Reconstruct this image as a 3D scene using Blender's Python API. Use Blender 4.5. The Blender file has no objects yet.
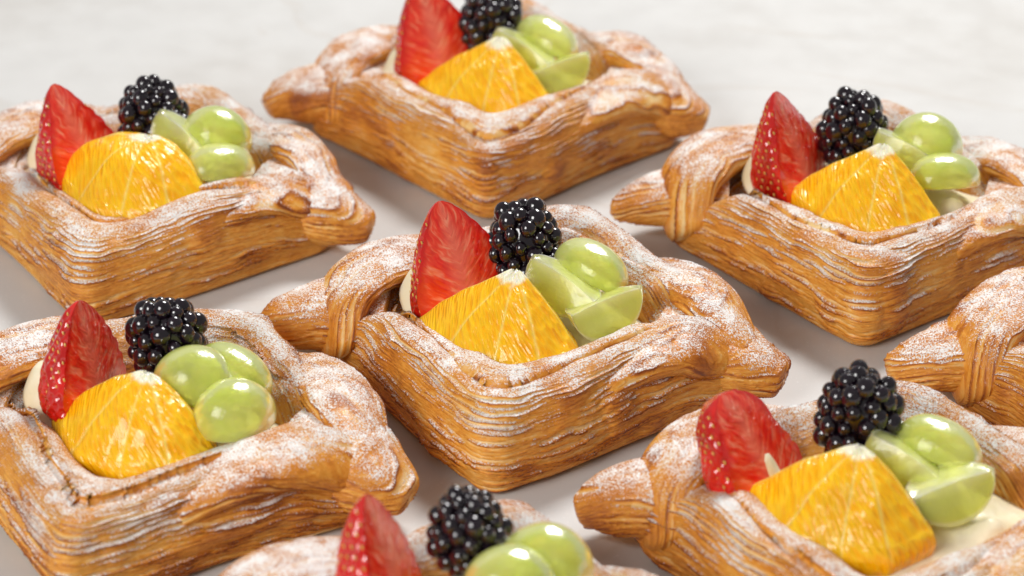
import bpy, math, random
import numpy as np
from mathutils import Vector, Matrix, Euler

scene = bpy.context.scene
scene.view_settings.view_transform = 'Standard'
scene.view_settings.look = 'None'
scene.view_settings.exposure = 0
COL = scene.collection

# ------------------------------------------------------------------ noise
def hsh(ix, iy, iz, s):
    n = (ix*374761393 + iy*668265263 + iz*1440662683 + s*1274126177) & 0xffffffff
    n = ((n ^ (n >> 13))*1274126177) & 0xffffffff
    n = ((n ^ (n >> 15))*668265263) & 0xffffffff
    return (n ^ (n >> 16))/4294967296.0

def vn(x, y, z, s=0):
    x, y, z = np.broadcast_arrays(np.asarray(x, float), np.asarray(y, float), np.asarray(z, float))
    ix = np.floor(x).astype(np.int64); iy = np.floor(y).astype(np.int64); iz = np.floor(z).astype(np.int64)
    fx = x-ix; fy = y-iy; fz = z-iz
    fx = fx*fx*(3-2*fx); fy = fy*fy*(3-2*fy); fz = fz*fz*(3-2*fz)
    r = 0
    for a in (0, 1):
        for b in (0, 1):
            for c in (0, 1):
                w = (fx if a else 1-fx)*(fy if b else 1-fy)*(fz if c else 1-fz)
                r = r + w*hsh(ix+a, iy+b, iz+c, s)
    return r*2-1

def sstep(a, b, x):
    t = np.clip((x-a)/(b-a), 0, 1)
    return t*t*(3-2*t)

def catmull(pts, n, closed=False):
    pts = np.asarray(pts, float); m = len(pts)
    segs = m if closed else m-1
    out = []
    for i in range(n):
        u = i/(n if closed else n-1)*segs
        k = min(int(u), segs-1); f = u-k
        def P(j):
            return pts[j % m] if closed else pts[min(max(j, 0), m-1)]
        p0, p1, p2, p3 = P(k-1), P(k), P(k+1), P(k+2)
        out.append(0.5*((2*p1)+(-p0+p2)*f+(2*p0-5*p1+4*p2-p3)*f*f+(-p0+3*p1-3*p2+p3)*f**3))
    return np.array(out)

def resample(poly, n, closed, dens=None):
    p = np.asarray(poly, float)
    if closed: p = np.vstack([p, p[:1]])
    seg = np.linalg.norm(np.diff(p, axis=0), axis=1)
    if dens is not None: seg = seg*dens((p[1:]+p[:-1])/2)
    d = np.r_[0, np.cumsum(seg)]
    s = np.linspace(0, d[-1], n, endpoint=not closed)
    return np.stack([np.interp(s, d, p[:, k]) for k in range(p.shape[1])], 1)

# ------------------------------------------------------------------ mesh accumulation
class Acc:
    def __init__(s):
        s.v = []; s.f = []; s.a = {}; s.n = 0; s.m = []
    def grid(s, P, attrs, cu, cv, capu=True, mat=0):
        nu, nv = P.shape[:2]
        base = s.n
        s.v.append(P.reshape(-1, 3)); cnt = nu*nv
        for i in range(nu if cu else nu-1):
            i2 = (i+1) % nu
            for j in range(nv if cv else nv-1):
                j2 = (j+1) % nv
                s.f.append((base+i*nv+j, base+i2*nv+j, base+i2*nv+j2, base+i*nv+j2)); s.m.append(mat)
        if not cu and capu and cv:
            s.f.append(tuple(base+j for j in range(nv))); s.m.append(mat)
            s.f.append(tuple(base+(nu-1)*nv+j for j in reversed(range(nv)))); s.m.append(mat)
        for k, val in attrs.items():
            s.a.setdefault(k, []).append((base, np.broadcast_to(val, (nu, nv)).reshape(-1)))
        s.n += cnt
    def mesh(s, name, mats, sharp=None):
        me = bpy.data.meshes.new(name)
        V = np.vstack(s.v)
        me.from_pydata(V.tolist(), [], s.f)
        for k, lst in s.a.items():
            arr = np.zeros(s.n, dtype=np.float32)
            for b, val in lst: arr[b:b+len(val)] = val
            at = me.attributes.new(k, 'FLOAT', 'POINT'); at.data.foreach_set('value', arr)
        for m in mats: me.materials.append(m)
        me.polygons.foreach_set('use_smooth', [True]*len(me.polygons))
        me.polygons.foreach_set('material_index', s.m)
        me.update()
        if sharp: me.set_sharp_from_angle(angle=math.radians(sharp))
        return me

def grid_normals(P, cu, cv):
    if cu: du = np.roll(P, -1, 0)-np.roll(P, 1, 0)
    else: du = np.gradient(P, axis=0)
    dv = np.roll(P, -1, 1)-np.roll(P, 1, 1) if cv else np.gradient(P, axis=1)
    N = np.cross(du, dv)
    l = np.linalg.norm(N, axis=2, keepdims=True); l[l < 1e-12] = 1
    return N/l

# ------------------------------------------------------------------ material helpers
def newmat(name):
    m = bpy.data.materials.new(name); m.use_nodes = True
    nt = m.node_tree; b = nt.nodes['Principled BSDF']
    return m, nt, b
def nd(nt, t, **kw):
    n = nt.nodes.new(t)
    for k, v in kw.items(): setattr(n, k, v)
    return n
def lk(nt, a, b): nt.links.new(a, b)
def setin(nt, sock, v):
    if hasattr(v, 'is_output') or hasattr(v, 'links'): nt.links.new(v, sock)
    else: sock.default_value = v
def math_(nt, op, a, b=0.0, c=0.0, clamp=False):
    n = nd(nt, 'ShaderNodeMath', operation=op); n.use_clamp = clamp
    for i, v in enumerate((a, b, c)): setin(nt, n.inputs[i], v)
    return n.outputs[0]
def attr(nt, name):
    n = nd(nt, 'ShaderNodeAttribute'); n.attribute_name = name; return n.outputs['Fac']
def noise(nt, vec, scale, detail=3, rough=0.55, dist=0.0):
    n = nd(nt, 'ShaderNodeTexNoise'); lk(nt, vec, n.inputs['Vector'])
    n.inputs['Scale'].default_value = scale; n.inputs['Detail'].default_value = detail
    n.inputs['Roughness'].default_value = rough; n.inputs['Distortion'].default_value = dist
    return n.outputs['Fac']
def ramp(nt, fac, stops):
    n = nd(nt, 'ShaderNodeValToRGB'); lk(nt, fac, n.inputs[0]); e = n.color_ramp.elements
    while len(e) > 1: e.remove(e[-1])
    e[0].position = stops[0][0]; e[0].color = (*stops[0][1], 1)
    for p, c in stops[1:]:
        x = e.new(p); x.color = (*c, 1)
    return n.outputs[0]
def mix(nt, fac, a, b, blend='MIX'):
    n = nd(nt, 'ShaderNodeMix', data_type='RGBA', blend_type=blend)
    setin(nt, n.inputs[0], fac)
    for i, v in ((6, a), (7, b)):
        if isinstance(v, tuple): n.inputs[i].default_value = (*v, 1)
        else: lk(nt, v, n.inputs[i])
    return n.outputs[2]
def maprange(nt, v, a, b, c=0.0, d=1.0):
    n = nd(nt, 'ShaderNodeMapRange', interpolation_type='SMOOTHSTEP')
    setin(nt, n.inputs[0], v)
    for i, x in enumerate((a, b, c, d)): n.inputs[i+1].default_value = x
    return n.outputs[0]
def bump(nt, h, dist, strength=1.0, prev=None):
    n = nd(nt, 'ShaderNodeBump'); lk(nt, h, n.inputs['Height'])
    n.inputs['Distance'].default_value = dist; n.inputs['Strength'].default_value = strength
    if prev: lk(nt, prev, n.inputs['Normal'])
    return n.outputs[0]
def objvec(nt):
    tc = nd(nt, 'ShaderNodeTexCoord'); oi = nd(nt, 'ShaderNodeObjectInfo')
    cm = nd(nt, 'ShaderNodeCombineXYZ')
    for i in range(3): lk(nt, oi.outputs['Random'], cm.inputs[i])
    a = nd(nt, 'ShaderNodeVectorMath', operation='ADD')
    lk(nt, tc.outputs['Object'], a.inputs[0]); lk(nt, cm.outputs[0], a.inputs[1])
    return a.outputs[0]

# ---- crust
def mat_crust():
    m, nt, b = newmat('baked_puff_pastry')
    ov = objvec(nt)
    sp = nd(nt, 'ShaderNodeSeparateXYZ'); lk(nt, ov, sp.inputs[0])
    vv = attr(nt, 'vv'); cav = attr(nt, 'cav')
    cb = nd(nt, 'ShaderNodeCombineXYZ')
    lk(nt, math_(nt, 'MULTIPLY', sp.outputs[0], 240), cb.inputs[0])
    lk(nt, math_(nt, 'MULTIPLY', sp.outputs[1], 240), cb.inputs[1])
    lk(nt, math_(nt, 'MULTIPLY', vv, 1500), cb.inputs[2])
    streak = noise(nt, cb.outputs[0], 1.0, 4, 0.65, 1.2)
    blot = noise(nt, ov, 40, 4, 0.62)
    fine = noise(nt, ov, 280, 4, 0.6, 0.8)
    f = math_(nt, 'ADD', math_(nt, 'MULTIPLY', streak, 0.30), math_(nt, 'MULTIPLY', blot, 0.32))
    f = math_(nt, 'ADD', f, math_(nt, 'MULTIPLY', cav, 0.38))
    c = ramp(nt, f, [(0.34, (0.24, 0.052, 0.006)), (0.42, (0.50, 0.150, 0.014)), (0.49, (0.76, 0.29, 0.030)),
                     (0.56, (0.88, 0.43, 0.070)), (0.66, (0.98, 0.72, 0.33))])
    geo = nd(nt, 'ShaderNodeNewGeometry'); gs = nd(nt, 'ShaderNodeSeparateXYZ'); lk(nt, geo.outputs['Normal'], gs.inputs[0])
    nz = gs.outputs[2]
    up = maprange(nt, nz, 0.30, 0.95)
    c = mix(nt, math_(nt, 'MULTIPLY', up, 0.45), c, (0.50, 0.155, 0.016))
    patch = noise(nt, ov, 100, 4, 0.62)
    speck = noise(nt, ov, 2200, 2, 0.6)
    s = math_(nt, 'MULTIPLY', up, 0.98)
    s = math_(nt, 'ADD', s, math_(nt, 'MULTIPLY', math_(nt, 'SUBTRACT', patch, 0.5), 2.2))
    s = math_(nt, 'ADD', s, math_(nt, 'MULTIPLY', math_(nt, 'SUBTRACT', speck, 0.5), 3.2))
    s = math_(nt, 'SUBTRACT', s, 0.78)
    s = math_(nt, 'MULTIPLY', s, 2.4, clamp=True)
    s = math_(nt, 'MULTIPLY', s, maprange(nt, nz, 0.20, 0.60))
    c2 = mix(nt, math_(nt, 'MULTIPLY', s, 0.94), c, (0.90, 0.90, 0.89))
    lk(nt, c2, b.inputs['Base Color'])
    lk(nt, math_(nt, 'ADD', math_(nt, 'MULTIPLY', s, 0.55), 0.25), b.inputs['Roughness'])
    n1 = bump(nt, streak, 0.0008, 0.75)
    n2 = bump(nt, fine, 0.0007, 0.65, n1)
    n3 = bump(nt, s, 0.0003, 0.5, n2)
    lk(nt, n3, b.inputs['Normal'])
    return m

def mat_custard():
    m, nt, b = newmat('vanilla_custard'); ov = objvec(nt)
    n = noise(nt, ov, 120, 3)
    lk(nt, ramp(nt, n, [(0.3, (0.84, 0.74, 0.48)), (0.7, (0.93, 0.87, 0.68))]), b.inputs['Base Color'])
    b.inputs['Roughness'].default_value = 0.3
    lk(nt, bump(nt, n, 0.0012, 0.6), b.inputs['Normal'])
    return m

def mat_straw():
    m, nt, b = newmat('strawberry_flesh'); ov = objvec(nt)
    cut = attr(nt, 'cut'); rad = attr(nt, 'rad'); tt = attr(nt, 'tt')
    n = noise(nt, ov, 130, 3)
    skin = ramp(nt, n, [(0.3, (0.42, 0.004, 0.003)), (0.7, (0.70, 0.013, 0.007))])
    skin = mix(nt, maprange(nt, tt, 0.10, 0.0), skin, (0.75, 0.22, 0.12))
    cb = nd(nt, 'ShaderNodeCombineXYZ')
    lk(nt, math_(nt, 'MULTIPLY', rad, 2.6), cb.inputs[0]); lk(nt, math_(nt, 'MULTIPLY', math_(nt, 'ADD', tt, math_(nt, 'MULTIPLY', math_(nt, 'ABSOLUTE', rad), -0.30)), 20), cb.inputs[1])
    ad = nd(nt, 'ShaderNodeVectorMath', operation='ADD'); lk(nt, cb.outputs[0], ad.inputs[0]); lk(nt, ov, ad.inputs[1])
    vein = noise(nt, ad.outputs[0], 1.0, 2, 0.5, 0.4)
    inner = ramp(nt, vein, [(0.36, (0.80, 0.018, 0.007)), (0.55, (0.89, 0.065, 0.024)), (0.74, (0.96, 0.28, 0.16))])
    core = maprange(nt, math_(nt, 'ABSOLUTE', rad), 0.45, 0.0)
    inner = mix(nt, math_(nt, 'MULTIPLY', core, 0.24), inner, (0.97, 0.50, 0.34))
    edge = maprange(nt, math_(nt, 'ABSOLUTE', rad), 0.70, 0.97)
    inner = mix(nt, edge, inner, (0.68, 0.009, 0.005))
    lk(nt, mix(nt, cut, skin, inner), b.inputs['Base Color'])
    b.inputs['Roughness'].default_value = 0.14
    b.inputs['Coat Weight'].default_value = 0.7; b.inputs['Coat Roughness'].default_value = 0.04
    hn = math_(nt, 'ADD', noise(nt, ov, 200, 2), math_(nt, 'MULTIPLY', math_(nt, 'MULTIPLY', vein, cut), 0.5))
    lk(nt, bump(nt, hn, 0.0012, 0.55), b.inputs['Normal'])
    return m

def mat_simple(name, col, rough, coat=0.0, nscale=300, var=0.25, bd=0.0003):
    m, nt, b = newmat(name); ov = objvec(nt)
    n = noise(nt, ov, nscale, 3)
    lo = tuple(c*(1-var) for c in col); hi = tuple(min(1, c*(1+var)) for c in col)
    lk(nt, ramp(nt, n, [(0.3, lo), (0.7, hi)]), b.inputs['Base Color'])
    b.inputs['Roughness'].default_value = rough; b.inputs['Coat Weight'].default_value = coat
    b.inputs['Coat Roughness'].default_value = 0.05
    lk(nt, bump(nt, n, bd, 0.4), b.inputs['Normal'])
    return m

def mat_orange():
    m, nt, b = newmat('orange_pulp'); ov = objvec(nt)
    aa = attr(nt, 'aa'); tt = attr(nt, 'tt'); gr = attr(nt, 'gr')
    cb = nd(nt, 'ShaderNodeCombineXYZ')
    lk(nt, math_(nt, 'MULTIPLY', math_(nt, 'MULTIPLY', aa, math_(nt, 'ADD', tt, 0.25)), 12.0), cb.inputs[0]); lk(nt, math_(nt, 'MULTIPLY', tt, 7.5), cb.inputs[1])
    ad = nd(nt, 'ShaderNodeVectorMath', operation='ADD'); lk(nt, cb.outputs[0], ad.inputs[0])
    nz = nd(nt, 'ShaderNodeTexNoise'); lk(nt, ov, nz.inputs['Vector']); nz.inputs['Scale'].default_value = 130
    lk(nt, nz.outputs['Color'], ad.inputs[1])
    vo = nd(nt, 'ShaderNodeTexVoronoi', feature='SMOOTH_F1'); lk(nt, ad.outputs[0], vo.inputs['Vector']); vo.inputs['Scale'].default_value = 1.0
    vo.inputs['Smoothness'].default_value = 0.22
    vc = nd(nt, 'ShaderNodeTexVoronoi', feature='F1'); lk(nt, ad.outputs[0], vc.inputs['Vector']); vc.inputs['Scale'].default_value = 1.0
    sc = nd(nt, 'ShaderNodeSeparateColor'); lk(nt, vc.outputs['Color'], sc.inputs[0])
    edge = maprange(nt, vo.outputs['Distance'], 0.35, 0.75)
    c = ramp(nt, sc.outputs[0], [(0.0, (1.0, 0.43, 0.0)), (0.5, (1.0, 0.48, 0.001)), (1.0, (1.0, 0.54, 0.002))])
    c = mix(nt, math_(nt, 'MULTIPLY', edge, 0.35), c, (1.0, 0.66, 0.04))
    c = mix(nt, math_(nt, 'MULTIPLY', gr, 0.65), c, (1.0, 0.80, 0.22))
    pith = maprange(nt, math_(nt, 'ADD', tt, math_(nt, 'MULTIPLY', noise(nt, ov, 350, 2), 0.16)), 0.28, 0.18)
    c = mix(nt, pith, c, (0.98, 0.93, 0.74))
    lk(nt, c, b.inputs['Base Color'])
    b.inputs['Roughness'].default_value = 0.20; b.inputs['Coat Weight'].default_value = 0.40; b.inputs['Coat Roughness'].default_value = 0.05
    b.inputs['Specular IOR Level'].default_value = 0.4
    b.inputs['Subsurface Weight'].default_value = 0.45; b.inputs['Subsurface Radius'].default_value = (1, 0.7, 0.05); b.inputs['Subsurface Scale'].default_value = 0.006
    h = math_(nt, 'ADD', math_(nt, 'MULTIPLY', vo.outputs['Distance'], -1.1), math_(nt, 'MULTIPLY', noise(nt, ov, 450, 2), 0.5))
    lk(nt, bump(nt, h, 0.0009, 0.7), b.inputs['Normal'])
    return m

def mat_grape():
    m, nt, b = newmat('green_grape_flesh'); ov = objvec(nt)
    cut = attr(nt, 'cut'); rad = attr(nt, 'rad')
    n = noise(nt, ov, 70, 3)
    skin = ramp(nt, n, [(0.3, (0.64, 0.73, 0.12)), (0.7, (0.84, 0.87, 0.28))])
    inner = ramp(nt, rad, [(0.0, (0.90, 0.91, 0.48)), (0.3, (0.80, 0.85, 0.26)), (0.86, (0.75, 0.82, 0.20)), (0.94, (0.92, 0.94, 0.54))])
    lk(nt, mix(nt, cut, skin, inner), b.inputs['Base Color'])
    b.inputs['Roughness'].default_value = 0.20; b.inputs['Coat Weight'].default_value = 0.15; b.inputs['Coat Roughness'].default_value = 0.06
    b.inputs['Subsurface Weight'].default_value = 0.7; b.inputs['Subsurface Radius'].default_value = (0.9, 1, 0.3); b.inputs['Subsurface Scale'].default_value = 0.008
    b.inputs['Transmission Weight'].default_value = 0.50; b.inputs['IOR'].default_value = 1.34
    lk(nt, bump(nt, noise(nt, ov, 180, 3), 0.0010, 0.55), b.inputs['Normal'])
    return m

def mat_table():
    m, nt, b = newmat('pale_stone_surface')
    tc = nd(nt, 'ShaderNodeTexCoord'); ov = tc.outputs['Object']
    n = noise(nt, ov, 6, 4, 0.5, 0.8); n2 = noise(nt, ov, 60, 4); n3 = noise(nt, ov, 1200, 2)
    f = math_(nt, 'ADD', math_(nt, 'MULTIPLY', n, 0.8), math_(nt, 'MULTIPLY', n2, 0.2))
    c = ramp(nt, f, [(0.34, (0.54, 0.52, 0.495)), (0.48, (0.595, 0.585, 0.57)), (0.7, (0.63, 0.625, 0.615))])
    # faint darker vein lines in the stone
    vn_ = nd(nt, 'ShaderNodeMath', operation='ABSOLUTE'); lk(nt, math_(nt, 'SUBTRACT', noise(nt, ov, 5, 5, 0.55, 1.5), 0.5), vn_.inputs[0])
    vein = maprange(nt, vn_.outputs[0], 0.0, 0.018, 1.0, 0.0)
    c = mix(nt, math_(nt, 'MULTIPLY', vein, 0.22), c, (0.48, 0.42, 0.36))
    sp = maprange(nt, math_(nt, 'ADD', n3, math_(nt, 'MULTIPLY', n2, 0.25)), 0.78, 0.84)
    c = mix(nt, math_(nt, 'MULTIPLY', sp, 0.5), c, (0.80, 0.80, 0.80))
    lk(nt, c, b.inputs['Base Color'])
    lk(nt, maprange(nt, n2, 0.3, 0.7, 0.45, 0.58), b.inputs['Roughness'])
    lk(nt, bump(nt, n2, 0.0004, 0.2), b.inputs['Normal'])
    return m

M_CRUST = mat_crust(); M_CUST = mat_custard(); M_STRAW = mat_straw(); M_ORANGE = mat_orange(); M_GRAPE = mat_grape()
M_SEED = mat_simple('strawberry_seed', (0.75, 0.46, 0.10), 0.4, 0.3)
M_BLACK = mat_simple('blackberry_drupelet', (0.008, 0.003, 0.007), 0.12, 0.7, nscale=500, var=0.6)
M_TABLE = mat_table()

# ------------------------------------------------------------------ crust
def rounded_diamond(h, r, n):
    """closed outline with corners on the axes; r = 4 corner radii (+x, +y, -x, -y), h = 4 half diagonals"""
    pts = []
    for k in range(4):
        a = k*math.pi/2
        cdist = h[k] - r[k]*math.sqrt(2)
        cx, cy = cdist*math.cos(a), cdist*math.sin(a)
        for i in range(13):
            t = a-math.pi/4 + i/12*math.pi/2
            pts.append((cx+r[k]*math.cos(t), cy+r[k]*math.sin(t)))
    P = np.array(pts); out = []
    q = n//4
    for k in range(4):
        e0 = (P[(k*13-1) % 52]+P[k*13])/2; e1 = (P[k*13+12]+P[(k*13+13) % 52])/2
        seg = np.vstack([e0[None], P[k*13:k*13+13], e1[None]])
        out.append(resample(seg, q+1, False)[:-1])
    return np.vstack(out)

def layer_disp(X, Y, Z, vl, wall, s, lowk=1.0):
    # thin leaves of dough that wander, split and break off
    w0 = vn(X*15, Y*15, vl*22, s); w1 = vn(X*55, Y*55, vl*75, s+1); w2 = vn(X*180, Y*180, vl*220, s+8)
    ph = vl/0.0017 + 2.0*w0 + 1.0*w1 + 0.45*w2
    k = np.floor(ph); f = ph-k
    amp = np.clip(0.28+1.35*vn(X*85+k*5.7, Y*85+k*3.3, k*1.7, s+2), 0, 1.5)
    edge = 0.78+0.22*vn(X*320, Y*320, k*3.7, s+12)              # ragged lip
    g = np.where(f < edge, (f/edge)**2.8, 1-(f-edge)/(1.0001-edge)*1.0)
    d = 0.0016*amp*(g-0.3)
    ph2 = vl/0.0010 + 1.3*vn(X*80, Y*80, vl*150, s+3)+0.5*w1
    k2 = np.floor(ph2); f2 = ph2-k2
    a2 = np.clip(0.4+0.9*vn(X*110+k2*3.1, Y*110, k2*2.2, s+4), 0, 1)
    d2 = 0.0005*a2*(f2-0.5)
    blis = 0.0024*np.clip(vn(X*105, Y*105, vl*140, s+15)-0.30, 0, 1)
    low = (0.0025*vn(X*24, Y*24, vl*24, s+5)+0.0009*vn(X*60, Y*60, vl*50, s+6))*lowk
    D = low + (d+d2)*wall+blis*(0.3+0.7*wall)
    cav = np.clip(0.52+(0.38-g)*amp*1.0+(0.5-f2)*0.45*a2-blis*150, 0, 1)
    return D, f, cav

def build_crust(seed):
    rng = random.Random(seed); A = Acc()
    nu, nv = 540, 195
    H = 0.0680
    O = rounded_diamond([H*0.95, H*0.965, H*0.98, H], [0.012, 0.0105, 0.011, 0.0060], nu)
    I = rounded_diamond([0.0340, 0.0345, 0.0385, 0.0370], [0.010]*4, nu)
    prof = [(0.10, 0.001), (0.02, 0.008), (0.0, 0.015), (0.05, 0.0202), (0.20, 0.0248), (0.40, 0.0276), (0.58, 0.0282),
            (0.77, 0.0266), (0.92, 0.0228), (1.02, 0.0172), (1.045, 0.0115), (0.985, 0.0055), (0.88, 0.0006), (0.5, 0.0004)]
    SC = 0.031
    pr = resample(catmull([(a*SC, b) for a, b in prof], 500, True), nv, True,
                  dens=lambda p: np.where((p[:, 0] > 0.72*SC) & (p[:, 1] > 0.001), 2.8, np.where(p[:, 1] > 0.02, 1.3, 0.4)))
    rho = pr[:, 0]/SC; zz = pr[:, 1]
    ang = np.arctan2(O[:, 1], O[:, 0])
    side = np.exp(-((np.abs(np.cos(ang))-1)/0.05)**2)
    hm = 1-0.24*side + 0.09*vn(O[:, 0]*30, O[:, 1]*30, 3.3, seed)
    wob = 1+0.040*vn(O[:, 0]*25, O[:, 1]*25, 7.7, seed+9)
    P = np.zeros((nu, nv, 3)); R = rho[None, :]
    P[:, :, 0] = (I[:, 0, None]*(1-R)+O[:, 0, None]*R)
    P[:, :, 1] = (I[:, 1, None]*(1-R)+O[:, 1, None]*R)
    P[:, :, :2] *= (1+(wob[:, None, None]-1)*np.clip(R, 0, 1)[:, :, None])
    P[:, :, 2] = zz[None, :]*hm[:, None]
    # folded-over leaf of dough : its free edge runs along the rim top as a small step
    lip = R-0.50-0.28*vn(O[:, 0]*22, O[:, 1]*22, 1.1, seed+3)[:, None]-0.04*vn(O[:, 0]*90, O[:, 1]*90, 5.1, seed+4)[:, None]
    P[:, :, 2] -= 0.0024*np.exp(-np.clip(lip, 0, 1)/0.12)*(lip > 0)*(zz[None, :] > 0.02)
    vl = np.broadcast_to(np.r_[0, np.cumsum(np.linalg.norm(np.diff(pr, axis=0), axis=1))][None, :], (nu, nv))
    N = grid_normals(P, True, True)
    if (N[:, np.argmax(zz), 2]).mean() < 0: N = -N
    wall = 0.22+0.78*sstep(0.66, 0.95, R)+0*P[:, :, 2]
    g0 = sstep(0.0, 0.0035, P[:, :, 2])
    D, lay, cav = layer_disp(P[:, :, 0], P[:, :, 1], P[:, :, 2], vl, wall, seed*17)
    P = P+N*(D*g0)[:, :, None]
    P[:, :, 2] = np.maximum(P[:, :, 2], 0.0003)
    A.grid(P, {'vv': vl, 'cav': cav}, True, True)

    def strip(path, wid, thk, ups, n=120, m=120, s=0, power=2.2, layw=0.65):
        C = catmull(path, n); W = catmull([[w] for w in wid], n)[:, 0]; T = catmull([[t] for t in thk], n)[:, 0]
        # rounded ends
        e = np.sqrt(np.clip(1-np.clip((np.linspace(0, 1, n)-0.93)/0.07, 0, 1)**2, 0.0025, 1)); W = W*e; T = T*e
        U = catmull(ups, n)
        tan = np.gradient(C, axis=0); tan /= np.linalg.norm(tan, axis=1, keepdims=True)
        sd = np.cross(tan, U); sd /= np.linalg.norm(sd, axis=1, keepdims=True)
        up = np.cross(sd, tan)
        a = np.linspace(0, 2*np.pi, m, endpoint=False)
        ca = np.sign(np.cos(a))*np.abs(np.cos(a))**(2/power); sa = np.sign(np.sin(a))*np.abs(np.sin(a))**(2/power)
        Pq = C[:, None]+sd[:, None]*(ca[None, :, None]*W[:, None, None]/2)+up[:, None]*(sa[None, :, None]*T[:, None, None]/2)
        Nn = grid_normals(Pq, False, True)
        if ((Pq-C[:, None])*Nn).sum() < 0: Nn = -Nn
        vlq = (sa[None, :]*T[:, None]/2)+(ca[None, :]*W[:, None]/2)*0.35+0*Pq[:, :, 0]
        wl = np.full(Pq.shape[:2], layw)
        Dq, ly, cv_ = layer_disp(Pq[:, :, 0], Pq[:, :, 1], Pq[:, :, 2], vlq, wl, s, 0.5)
        Pq = Pq+Nn*(Dq*0.9*e[:, None])[:, :, None]
        Pq[:, :, 2] = np.maximum(Pq[:, :, 2], 0.0004)
        A.grid(Pq, {'vv': vlq, 'cav': cv_*0.9}, False, True)

    j = lambda a: rng.uniform(-a, a)
    UP = (0, 0, 1)
    s0 = seed*31
    # -x corner : flared ear, and the broad leaf folded over the corner
    strip([(-0.044, 0.004, 0.013), (-0.058, 0.003, 0.0135), (-0.071, 0.000+j(.002), 0.0120), (-0.0800+j(.0015), -0.003+j(.002), 0.0095)],
          [0.032, 0.029, 0.020, 0.008], [0.020, 0.018, 0.014, 0.006], [UP, UP, (-.2, 0, 1), (-.3, 0, 1)], s=s0)
    strip([(-0.022, 0.040, 0.0160), (-0.038, 0.0275, 0.0222), (-0.0500, 0.0115, 0.0243), (-0.0562, -0.0030, 0.0190), (-0.0545, -0.0135, 0.008)],
          [0.018, 0.024, 0.026, 0.025, 0.018], [0.007, 0.010, 0.011, 0.010, 0.006],
          [UP, UP, (-.35, -.25, .9), (-.7, -.6, .45), (-.75, -.65, 0)], s=s0+50, layw=0.55)
    # +x corner : overlapping leaves gathered into a layered twist
    strip([(0.036, 0.004, 0.013), (0.049, 0.002, 0.0140), (0.060, -0.001+j(.0015), 0.0122), (0.0705+j(.0015), -0.003+j(.0015), 0.0095)],
          [0.034, 0.030, 0.022, 0.010], [0.021, 0.020, 0.016, 0.008], [UP, UP, (.25, 0, 1), (.4, 0, 1)], s=s0+5)
    strip([(0.020, 0.041, 0.016), (0.034, 0.0280, 0.0215), (0.0455, 0.0145, 0.0232), (0.0550, 0.0025, 0.0188), (0.0635, -0.0045, 0.0125)],
          [0.015, 0.019, 0.020, 0.017, 0.010], [0.007, 0.009, 0.010, 0.009, 0.005],
          [UP, UP, (.3, .1, .95), (.5, .1, .8), (.6, 0, .7)], s=s0+55, layw=0.55)
    strip([(0.018, -0.038, 0.018), (0.032, -0.0250, 0.0232), (0.0435, -0.0130, 0.0232), (0.0540, -0.0040, 0.0172), (0.0600, 0.0015, 0.0110)],
          [0.012, 0.017, 0.018, 0.015, 0.009], [0.006, 0.008, 0.009, 0.008, 0.005],
          [UP, UP, (.3, -.3, .9), (.5, -.4, .75), (.6, -.3, .6)], s=s0+95, layw=0.55)
    return A.mesh('crust', [M_CRUST])

# ------------------------------------------------------------------ custard
def build_custard(seed):
    A = Acc(); nu, nv = 64, 120
    B = rounded_diamond([0.0430]*4, [0.008]*4, nv)
    t = np.linspace(0.02, 1, nu)
    P = np.zeros((nu, nv, 3))
    P[:, :, 0] = B[None, :, 0]*t[:, None]; P[:, :, 1] = B[None, :, 1]*t[:, None]
    P[:, :, 2] = 0.0165+0.0070*(1-t[:, None]**2.6)+0.0020*vn(P[:, :, 0]*70, P[:, :, 1]*70, 0.5, seed)
    for (mx, my, rr, hh) in ((-.034, .001, .0070, .0135), (.026, -.009, .004, .004), (.010, .016, .006, .004)):
        P[:, :, 2] += hh*np.exp(-(((P[:, :, 0]-mx)**2+(P[:, :, 1]-my)**2)/(rr*rr))**1.4)
    A.grid(P, {}, False, True, capu=True)
    return A.mesh('custard_filling', [M_CUST])

# ------------------------------------------------------------------ strawberry half
def uvball(A, c, r3, nu=8, nv=12, mat=0, rot=None, attrs=None):
    th = np.linspace(0.001, math.pi-0.001, nu); ph = np.linspace(0, 2*math.pi, nv, endpoint=False)
    P = np.stack([np.outer(np.sin(th), np.cos(ph))*r3[0], np.outer(np.sin(th), np.sin(ph))*r3[1], np.outer(np.cos(th), np.ones(nv))*r3[2]], 2)
    if rot is not None: P = P @ np.array(rot.to_matrix()).T
    A.grid(P[::-1]+np.array(c), attrs or {}, False, True, capu=True, mat=mat)

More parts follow.
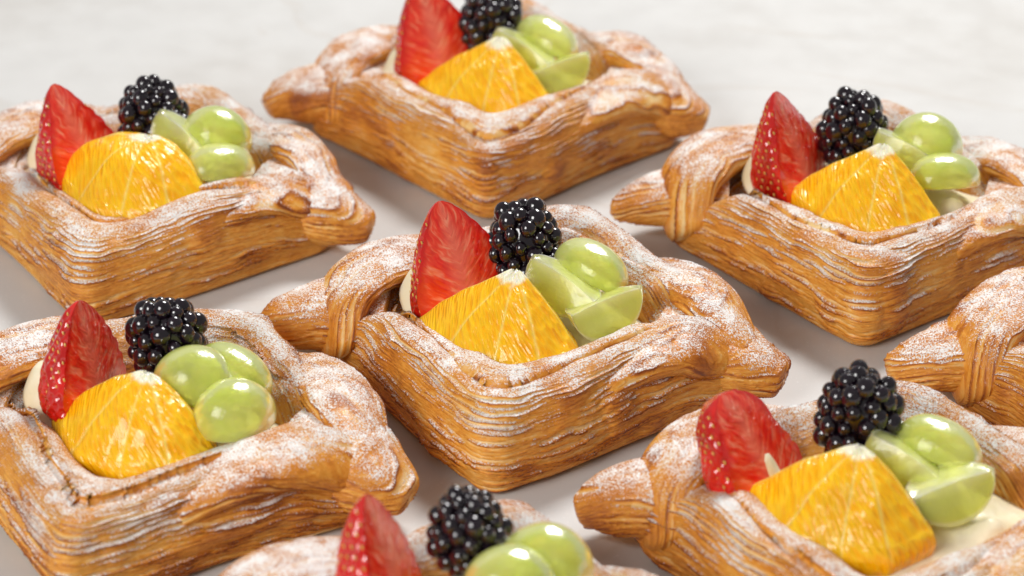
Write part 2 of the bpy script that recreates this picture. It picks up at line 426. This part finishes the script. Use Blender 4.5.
def build_strawberry(seed, arc0=75, arc1=250, L=0.0355, R=0.0165, blunt=0.0, lean=0.0):
    A = Acc(); rng = random.Random(seed)
    n = 110; m1, m2 = 120, 60
    t = np.linspace(0, 1, n)
    tip = np.array([.85, .68, .48, .31, .19])*(1+blunt*np.array([.08, .20, .45, .75, 1.1]))
    r = R*np.interp(t, [0, .04, .10, .20, .34, .50, .66, .8, .9, .96, 1], [.55, .82, .95, 1.0, .97, *tip, .02])
    k = np.ones(7)/7; r = np.convolve(np.pad(r, 3, mode='edge'), k, 'valid'); r[-1] = 0.0002
    P = np.zeros((n, m1+m2, 3)); cut = np.zeros((n, m1+m2)); rad = np.zeros((n, m1+m2))
    a = np.radians(np.linspace(arc0, arc1, m1))
    w = np.linspace(0, 1, m2)
    seeds = []
    for i in range(15):
        tt = 0.05+i*0.062; rr = np.interp(tt, t, r)
        cnt = max(3, int(rr/R*14))
        for jx in range(cnt):
            aa = arc0+(arc1-arc0)*((jx+0.5*(i % 2)+0.25)/cnt)
            if arc0+3 < aa < arc1-3: seeds.append((tt+rng.uniform(-.010, .010), math.radians(aa+rng.uniform(-3, 3)), rr))
    T2, A2 = np.meshgrid(t, a, indexing='ij')
    dim = np.zeros_like(T2)
    for (st, sa, sr) in seeds:
        d2 = ((T2-st)*L)**2+((A2-sa)*sr)**2
        dim += np.exp(-d2/(0.0010**2))
    lump = 1+0.09*vn(np.cos(A2)*2, np.sin(A2)*2, T2*4, seed)
    rr = r[:, None]*lump-0.0010*np.clip(dim, 0, 1)
    P[:, :m1, 0] = rr*np.cos(a); P[:, :m1, 1] = rr*np.sin(a); P[:, :m1, 2] = T2*L
    e0 = P[:, m1-1]; e1 = P[:, 0]
    ch = e0[:, None]*(1-w[None, :, None])+e1[:, None]*w[None, :, None]
    nrm = np.array([math.cos(math.radians((arc0+arc1)/2+180)), math.sin(math.radians((arc0+arc1)/2+180)), 0])
    bul = 0.0007*np.sin(w*math.pi)
    ch = ch+nrm[None, None]*bul[None, :, None]*(r/R)[:, None, None]
    P[:, m1:] = ch; cut[:, m1:] = 1; rad[:, m1:] = (w*2-1)[None, :]
    bend = lambda tv: lean*0.006*tv**2
    P[:, :, 0] += bend(t)[:, None]
    A.grid(P, {'cut': cut, 'rad': rad, 'tt': np.repeat(t[:, None], m1+m2, 1)}, False, True)
    for (st, sa, sr) in seeds:
        rr_ = np.interp(st, t, r)-0.0006
        c = (rr_*math.cos(sa)+bend(st), rr_*math.sin(sa), st*L)
        uvball(A, c, (0.00028, 0.00032, 0.0006), 5, 6, 1, Euler((0, 0, sa)))
    return A.mesh('strawberry_half', [M_STRAW, M_SEED], 40)

# ------------------------------------------------------------------ blackberry
def build_blackberry(seed):
    A = Acc(); rng = random.Random(seed); N = 62
    for i in range(N):
        y = 1-2*(i+0.5)/N; rr = math.sqrt(1-y*y); ph = i*2.399963+rng.uniform(-.12, .12)
        y += rng.uniform(-.03, .03)
        wv = 1+0.12*(1-y)*0.5
        c = (rr*math.cos(ph)*0.0084*wv, rr*math.sin(ph)*0.0084*wv, y*0.0118)
        q = 0.00245*rng.uniform(0.78, 1.22)
        sc = rng.uniform(0.91, 1.06)
        uvball(A, tuple(k*sc for k in c), (q, q*rng.uniform(.9, 1.1), q*rng.uniform(.95, 1.25)), 10, 16)
    uvball(A, (0, 0, 0), (0.0080, 0.0080, 0.0112), 12, 20)
    return A.mesh('blackberry', [M_BLACK])

# ------------------------------------------------------------------ orange wedge
def build_orange(seed, flat=0.0):
    A = Acc(); rng = random.Random(seed)
    nv = 300; nt_ = 70; ns = 26
    corners = [(-.0250, .0015), (-.0110, -.0135), (.0040, -.0165), (.0155, -.0125), (.0230, -.0005), (.0120, .0085), (-.0090, .0095)]
    corners = [(x*rng.uniform(.95, 1.05), y*rng.uniform(.93, 1.07)) for x, y in corners]
    wr = 0.48+0.40*flat
    B = resample(catmull(corners, 700, True)*wr+resample(corners, 700, True)*(1-wr), nv, True)
    a = np.arctan2(B[:, 1], B[:, 0])
    Hh = 0.0180*(1-0.35*flat)
    t = np.linspace(0.0, 1, nt_)
    segs = [math.atan2(y, x) for x, y in corners[:5]]+[math.radians(v) for v in (60, 120)]
    dm = np.min(np.abs(np.array([(a-s+math.pi) % (2*math.pi)-math.pi for s in segs])), axis=0)
    P = np.zeros((nt_+ns, nv, 3)); gr = np.zeros((nt_+ns, nv)); TT = np.zeros((nt_+ns, nv))
    tk = t[:, None]; rad = 0.05+0.95*tk
    gd = np.exp(-(dm[None]*tk*0.02/0.00040)**2)
    z = Hh*(1-tk**(1.12+0.5*flat))+np.sin(tk*math.pi)*(0.0006+0.002*flat)
    P[:nt_, :, 0] = B[:, 0]*rad; P[:nt_, :, 1] = B[:, 1]*rad
    P[:nt_, :, 2] = z+0.0014*np.sqrt(np.clip(dm, 0, .3)/.3)[None]*tk-0.0008*sstep(0.25, 0.0, tk)*vn(B[:, 0]*300, B[:, 1]*300, 0, seed)[None]
    gr[:nt_] = gd*sstep(0.1, 0.3, tk); TT[:nt_] = tk
    nrm = B/np.linalg.norm(B, axis=1, keepdims=True)
    for k in range(ns):
        u = (k+1)/ns; an = u*2.2
        off = 0.0026*math.sin(min(an, math.pi))-0.0030*max(0, u-0.5)
        P[nt_+k, :, :2] = B+nrm*off*0.8
        P[nt_+k, :, 2] = P[nt_-1, :, 2]-0.0090*u**1.4
        TT[nt_+k] = 1+0.35*u; gr[nt_+k] = gd[-1]*0.5
    P[:, :, 2] += 0.0006*vn(P[:, :, 0]*220, P[:, :, 1]*220, P[:, :, 2]*220, seed)
    AA = np.repeat(a[None], nt_+ns, 0)
    q = (1-np.clip(TT, 0, 1))
    P[:, :, 0] += q*0.0030; P[:, :, 1] += q*0.0030
    A.grid(P[::-1], {'aa': AA[::-1], 'tt': TT[::-1], 'gr': gr[::-1]}, False, True)
    return A.mesh('orange_wedge', [M_ORANGE])

# ------------------------------------------------------------------ grapes
def build_grape(seed, rx=0.0112, ry=0.0080, rz=0.0078, point=0.0):
    A = Acc(); nu, nv = 60, 72
    th = np.linspace(0.002, math.pi-0.002, nu); ph = np.linspace(0, 2*math.pi, nv, endpoint=False)
    P = np.zeros((nu, nv, 3)); cut = np.zeros((nu, nv)); rad = np.zeros((nu, nv))
    for i, q in enumerate(th):
        if q < math.pi*0.55:
            s, c = math.sin(q), math.cos(q)
            z = c*rz; k = 0
        else:
            u = (q-math.pi*0.55)/(math.pi*0.45)
            s = math.sin(math.pi*0.55)*(1-u); z = math.cos(math.pi*0.55)*rz-0.0004*min(1, u*8)+0.0006*u; k = min(1, u*10)
        X = s*rx*np.cos(ph); Y = s*ry*np.sin(ph)
        Y = Y*(1-point*np.clip((np.abs(X)/rx), 0, 1)**2)
        zc = z*(1-point*0.7*(np.abs(X)/rx)**2) if k == 0 else z+0*X
        P[i, :, 0] = X; P[i, :, 1] = Y; P[i, :, 2] = zc
        cut[i] = k; rad[i] = s
    P *= (1+0.06*vn(P[:, :, 0]*90, P[:, :, 1]*90, P[:, :, 2]*90, seed))[:, :, None]
    A.grid(P[::-1], {'cut': cut[::-1], 'rad': rad[::-1]}, False, True)
    return A.mesh('grape_half', [M_GRAPE], 45)

def build_grape_wedge(seed, L=0.0120, R=0.0120, half=50):
    """lengthwise grape wedge: ridge on top, two flat cut faces, rounded skin below"""
    A = Acc(); n = 70; mf, ma = 26, 50
    x = np.linspace(-1, 1, n)
    rho = np.sqrt(np.clip(1-x*x, 0, 1))**0.85
    hf = math.radians(half)
    prof = []
    cu_ = []; ra = []
    w = np.linspace(0, 1, mf, endpoint=False)
    d0 = np.array([math.sin(-hf), -math.cos(hf)]); d1 = np.array([math.sin(hf), -math.cos(hf)])
    for q in w: prof.append(d0*q); cu_.append(1); ra.append(q)
    for q in np.linspace(-hf, hf, ma, endpoint=False): prof.append(np.array([math.sin(q), -math.cos(q)])); cu_.append(0); ra.append(1)
    for q in w: prof.append(d1*(1-q)); cu_.append(1); ra.append(1-q)
    prof = np.array(prof)
    P = np.zeros((n, len(prof), 3))
    P[:, :, 0] = x[:, None]*L
    P[:, :, 1] = prof[None, :, 0]*rho[:, None]*R
    P[:, :, 2] = prof[None, :, 1]*rho[:, None]*R-0.0015*(x[:, None]**2)*(1-np.array(ra))[None, :]
    P[:, :, 2] += R*0.55
    P *= (1+0.06*vn(P[:, :, 0]*110, P[:, :, 1]*110, P[:, :, 2]*110, seed))[:, :, None]
    A.grid(P, {'cut': np.repeat(np.array(cu_, float)[None], n, 0), 'rad': np.repeat(np.array(ra, float)[None], n, 0)}, False, True)
    return A.mesh('grape_wedge', [M_GRAPE], 35)

STRAW = [build_strawberry(1, 36, 220), build_strawberry(2, 80, 255, 0.0345, 0.0160, 0.1), build_strawberry(3, 56, 236, 0.0360, 0.0160),
         build_strawberry(4, 62, 242, 0.0335, 0.0165, 0.8, -0.5)]
BLACK = [build_blackberry(1), build_blackberry(2)]
ORANGE = [build_orange(1), build_orange(2, 0.8), build_orange(3, 0.1), build_orange(4, 0.3)]
GRAPE = [build_grape(1, 0.0118, 0.0086, 0.0088), build_grape(2, 0.0112, 0.0094, 0.0106), build_grape(3, 0.0126, 0.0084, 0.0078, 0.30),
         build_grape_wedge(4, 0.0118, 0.0112), build_grape_wedge(5, 0.0114, 0.0118, 42)]
GN = ['grape_half', 'grape_half', 'grape_half', 'grape_wedge', 'grape_wedge']

# ------------------------------------------------------------------ tabletop
me = bpy.data.meshes.new('tabletop')
S = 0.9
me.from_pydata([(-S, -S, 0), (S, -S, 0), (S, S, 0), (-S, S, 0)], [], [(0, 1, 2, 3)]); me.materials.append(M_TABLE)
tb = bpy.data.objects.new('tabletop', me); COL.objects.link(tb); tb['kind'] = 'structure'

# ------------------------------------------------------------------ pastries
D = dict(s=(-.0175, .0010, .0190), srot=(-14, -17, 0), sm=0, ss=1.0, sh=(0, 0, 0),
         b=(-.0035, .0140, .0360), brot=(-8, 6, 0), bs=1.0,
         o=(-.0100, -.0180, .0248), orot=(0, 0, -20), om=0, os=1.02,
         g=[((.0070, -.0055, .0320), (20, 18, -38), 3), ((.0150, .0035, .0330), (-22, 15, -35), 0), ((.0180, -.0130, .0285), (25, -8, 28), 4)])
def V(**k):
    d = dict(D); d.update(k); return d
PAST = [
 (.0071, -.0559, -11.5, 1, V(), 'sugar-dusted diamond danish with peaked orange wedge and cut grapes'),
 (-.1125, .0375, -11, 2, V(om=1, os=1.10, sm=2, sh=(.0045, -.0080, 0), s=(-.0190, .0010, .0185), srot=(-10, -20, 10), o=(-.006, -.011, .0260),
    g=[((.0075, -.001, .0345), (15, 25, -40), 3), ((.0165, .004, .0335), (0, 10, 0), 1), ((.0190, -.008, .0290), (-10, 10, 40), 0)]),
  'danish with rounded orange piece and plump green grape halves'),
 (.1100, .0235, -8, 3, V(sm=2, srot=(-8, -20, 10), b=(-.0045, .0125, .0350), o=(-.0030, -.0160, .0245), g=[((.0100, -.001, .0325), (20, 20, -25), 3), ((.0165, .005, .0335), (-5, 12, 0), 1), ((.0210, -.0080, .0285), (-15, 5, 20), 0)]),
  'danish with tall strawberry half and pyramid-shaped orange wedge'),
 (-.0920, -.1115, -16, 4, V(om=3, sm=1, ss=.96, os=.98, sh=(.0030, -.001, 0), s=(-.0190, .0030, .0195), srot=(-6, -10, -10), o=(-.0085, -.0125, .0245), b=(-.0025, .0140, .0360),
    g=[((.0060, -.0030, .0325), (0, 20, 10), 1), ((.0155, .002, .032), (-15, 15, -30), 0), ((.0170, -.0135, .0285), (0, 0, 30), 1)]),
  'danish with dark red strawberry, plump round grapes and heavily sugared crust'),
 (.0945, -.1540, -11, 5, V(om=2, os=1.02, sh=(-.006, .0015, 0), ss=.98, sm=3, s=(-.0205, .0010, .0190), srot=(-10, -24, 0), b=(-.001, .013, .0375), o=(-.0075, -.0135, .0258),
    g=[((.0090, -.003, .0315), (20, 22, -30), 3), ((.0185, .005, .0320), (-20, 15, -25), 0), ((.0190, -.0100, .0285), (30, -6, 25), 3)]),
  'danish with blunt bright strawberry, tall blackberry and translucent grape pieces'),
 (-.0035, .1075, -4, 6, V(o=(-.004, -.0180, .0245)), 'danish with wide glossy brown side wall and orange on top'),
 (.1850, -.0800, -11, 7, V(), 'danish with twisted sugared corner resting on pale stone'),
 (-.0115, -.2190, -13, 8, V(sm=1, bs=.88, sh=(.006, .007, .0035), srot=(-12, -18, 0), b=(-.0045, .0130, .0370), g=[((.0050, -.004, .033), (0, 20, 10), 1), ((.0130, .005, .033), (-5, 15, 0), 1), ((.0165, -.0125, .027), (-28, 5, 22), 0)]),
  'danish with two plump green grapes beside blackberry and strawberry'),
]
def child(name, me, par, off, rot, rz, sc=1.0):
    o = bpy.data.objects.new(name, me); COL.objects.link(o); o.parent = par
    R = Matrix.Rotation(-rz, 4, 'Z')
    E = Euler([math.radians(a) for a in rot], 'XYZ').to_matrix().to_4x4()
    o.matrix_local = R @ Matrix.Translation(off) @ E @ Matrix.Scale(sc, 4)
    return o
for (x, y, rd, seed, F, lab) in PAST:
    e = bpy.data.objects.new('fruit_danish_pastry', None); COL.objects.link(e)
    e.empty_display_size = 0.03
    rz = math.radians(rd)
    e.location = (x, y, 0.0002); e.rotation_euler = (0, 0, rz)
    e['label'] = lab; e['category'] = 'pastry'; e['group'] = 'fruit danish pastries on the pale surface'
    c = bpy.data.objects.new('crust', build_crust(seed)); COL.objects.link(c); c.parent = e
    c = bpy.data.objects.new('custard_filling', build_custard(seed)); COL.objects.link(c); c.parent = e
    hx, hy, hz = F['sh']
    sh = lambda p: (p[0]+hx, p[1]+hy, p[2]+hz)
    child('strawberry_half', STRAW[F['sm']], e, sh(F['s']), F['srot'], rz, F['ss'])
    child('blackberry', BLACK[seed % 2], e, sh(F['b']), (F['brot'][0]+seed*3, F['brot'][1], seed*70), rz, F['bs'])
    child('orange_wedge', ORANGE[F['om']], e, sh(F['o']), F['orot'], rz, F['os'])
    for (p, r, k) in F['g']:
        child(GN[k], GRAPE[k], e, sh(p), r, rz)

# ------------------------------------------------------------------ camera
cam = bpy.data.cameras.new('camera'); co = bpy.data.objects.new('camera', cam); COL.objects.link(co)
EL = 28.0
el = math.radians(EL); d = 0.85
co.location = (0, -d*math.cos(el), d*math.sin(el))
co.rotation_euler = (math.radians(90-EL), 0, 0)
cam.lens = 98.7; cam.sensor_width = 36; cam.clip_start = 0.02; cam.clip_end = 20
cam.dof.use_dof = True; cam.dof.focus_distance = 0.775; cam.dof.aperture_fstop = 14
scene.camera = co

# ------------------------------------------------------------------ light
def area(name, loc, tgt, size, power, col):
    l = bpy.data.lights.new(name, 'AREA'); l.shape = 'RECTANGLE'; l.size = size[0]; l.size_y = size[1]; l.energy = power; l.color = col
    o = bpy.data.objects.new(name, l); COL.objects.link(o); o.location = loc
    o.rotation_euler = (Vector(tgt)-Vector(loc)).to_track_quat('-Z', 'Y').to_euler()
area('window_light', (0.40, 0.85, 1.25), (0, 0, 0), (0.45, 0.35), 24, (1.0, 0.99, 0.97))
area('fill_light', (-0.7, -1.0, 0.75), (0, 0, 0), (0.55, 0.55), 13, (1.0, 0.985, 0.96))
w = bpy.data.worlds.new('World'); scene.world = w; w.use_nodes = True
w.node_tree.nodes['Background'].inputs[0].default_value = (1.0, 0.99, 0.98, 1); w.node_tree.nodes['Background'].inputs[1].default_value = 0.27
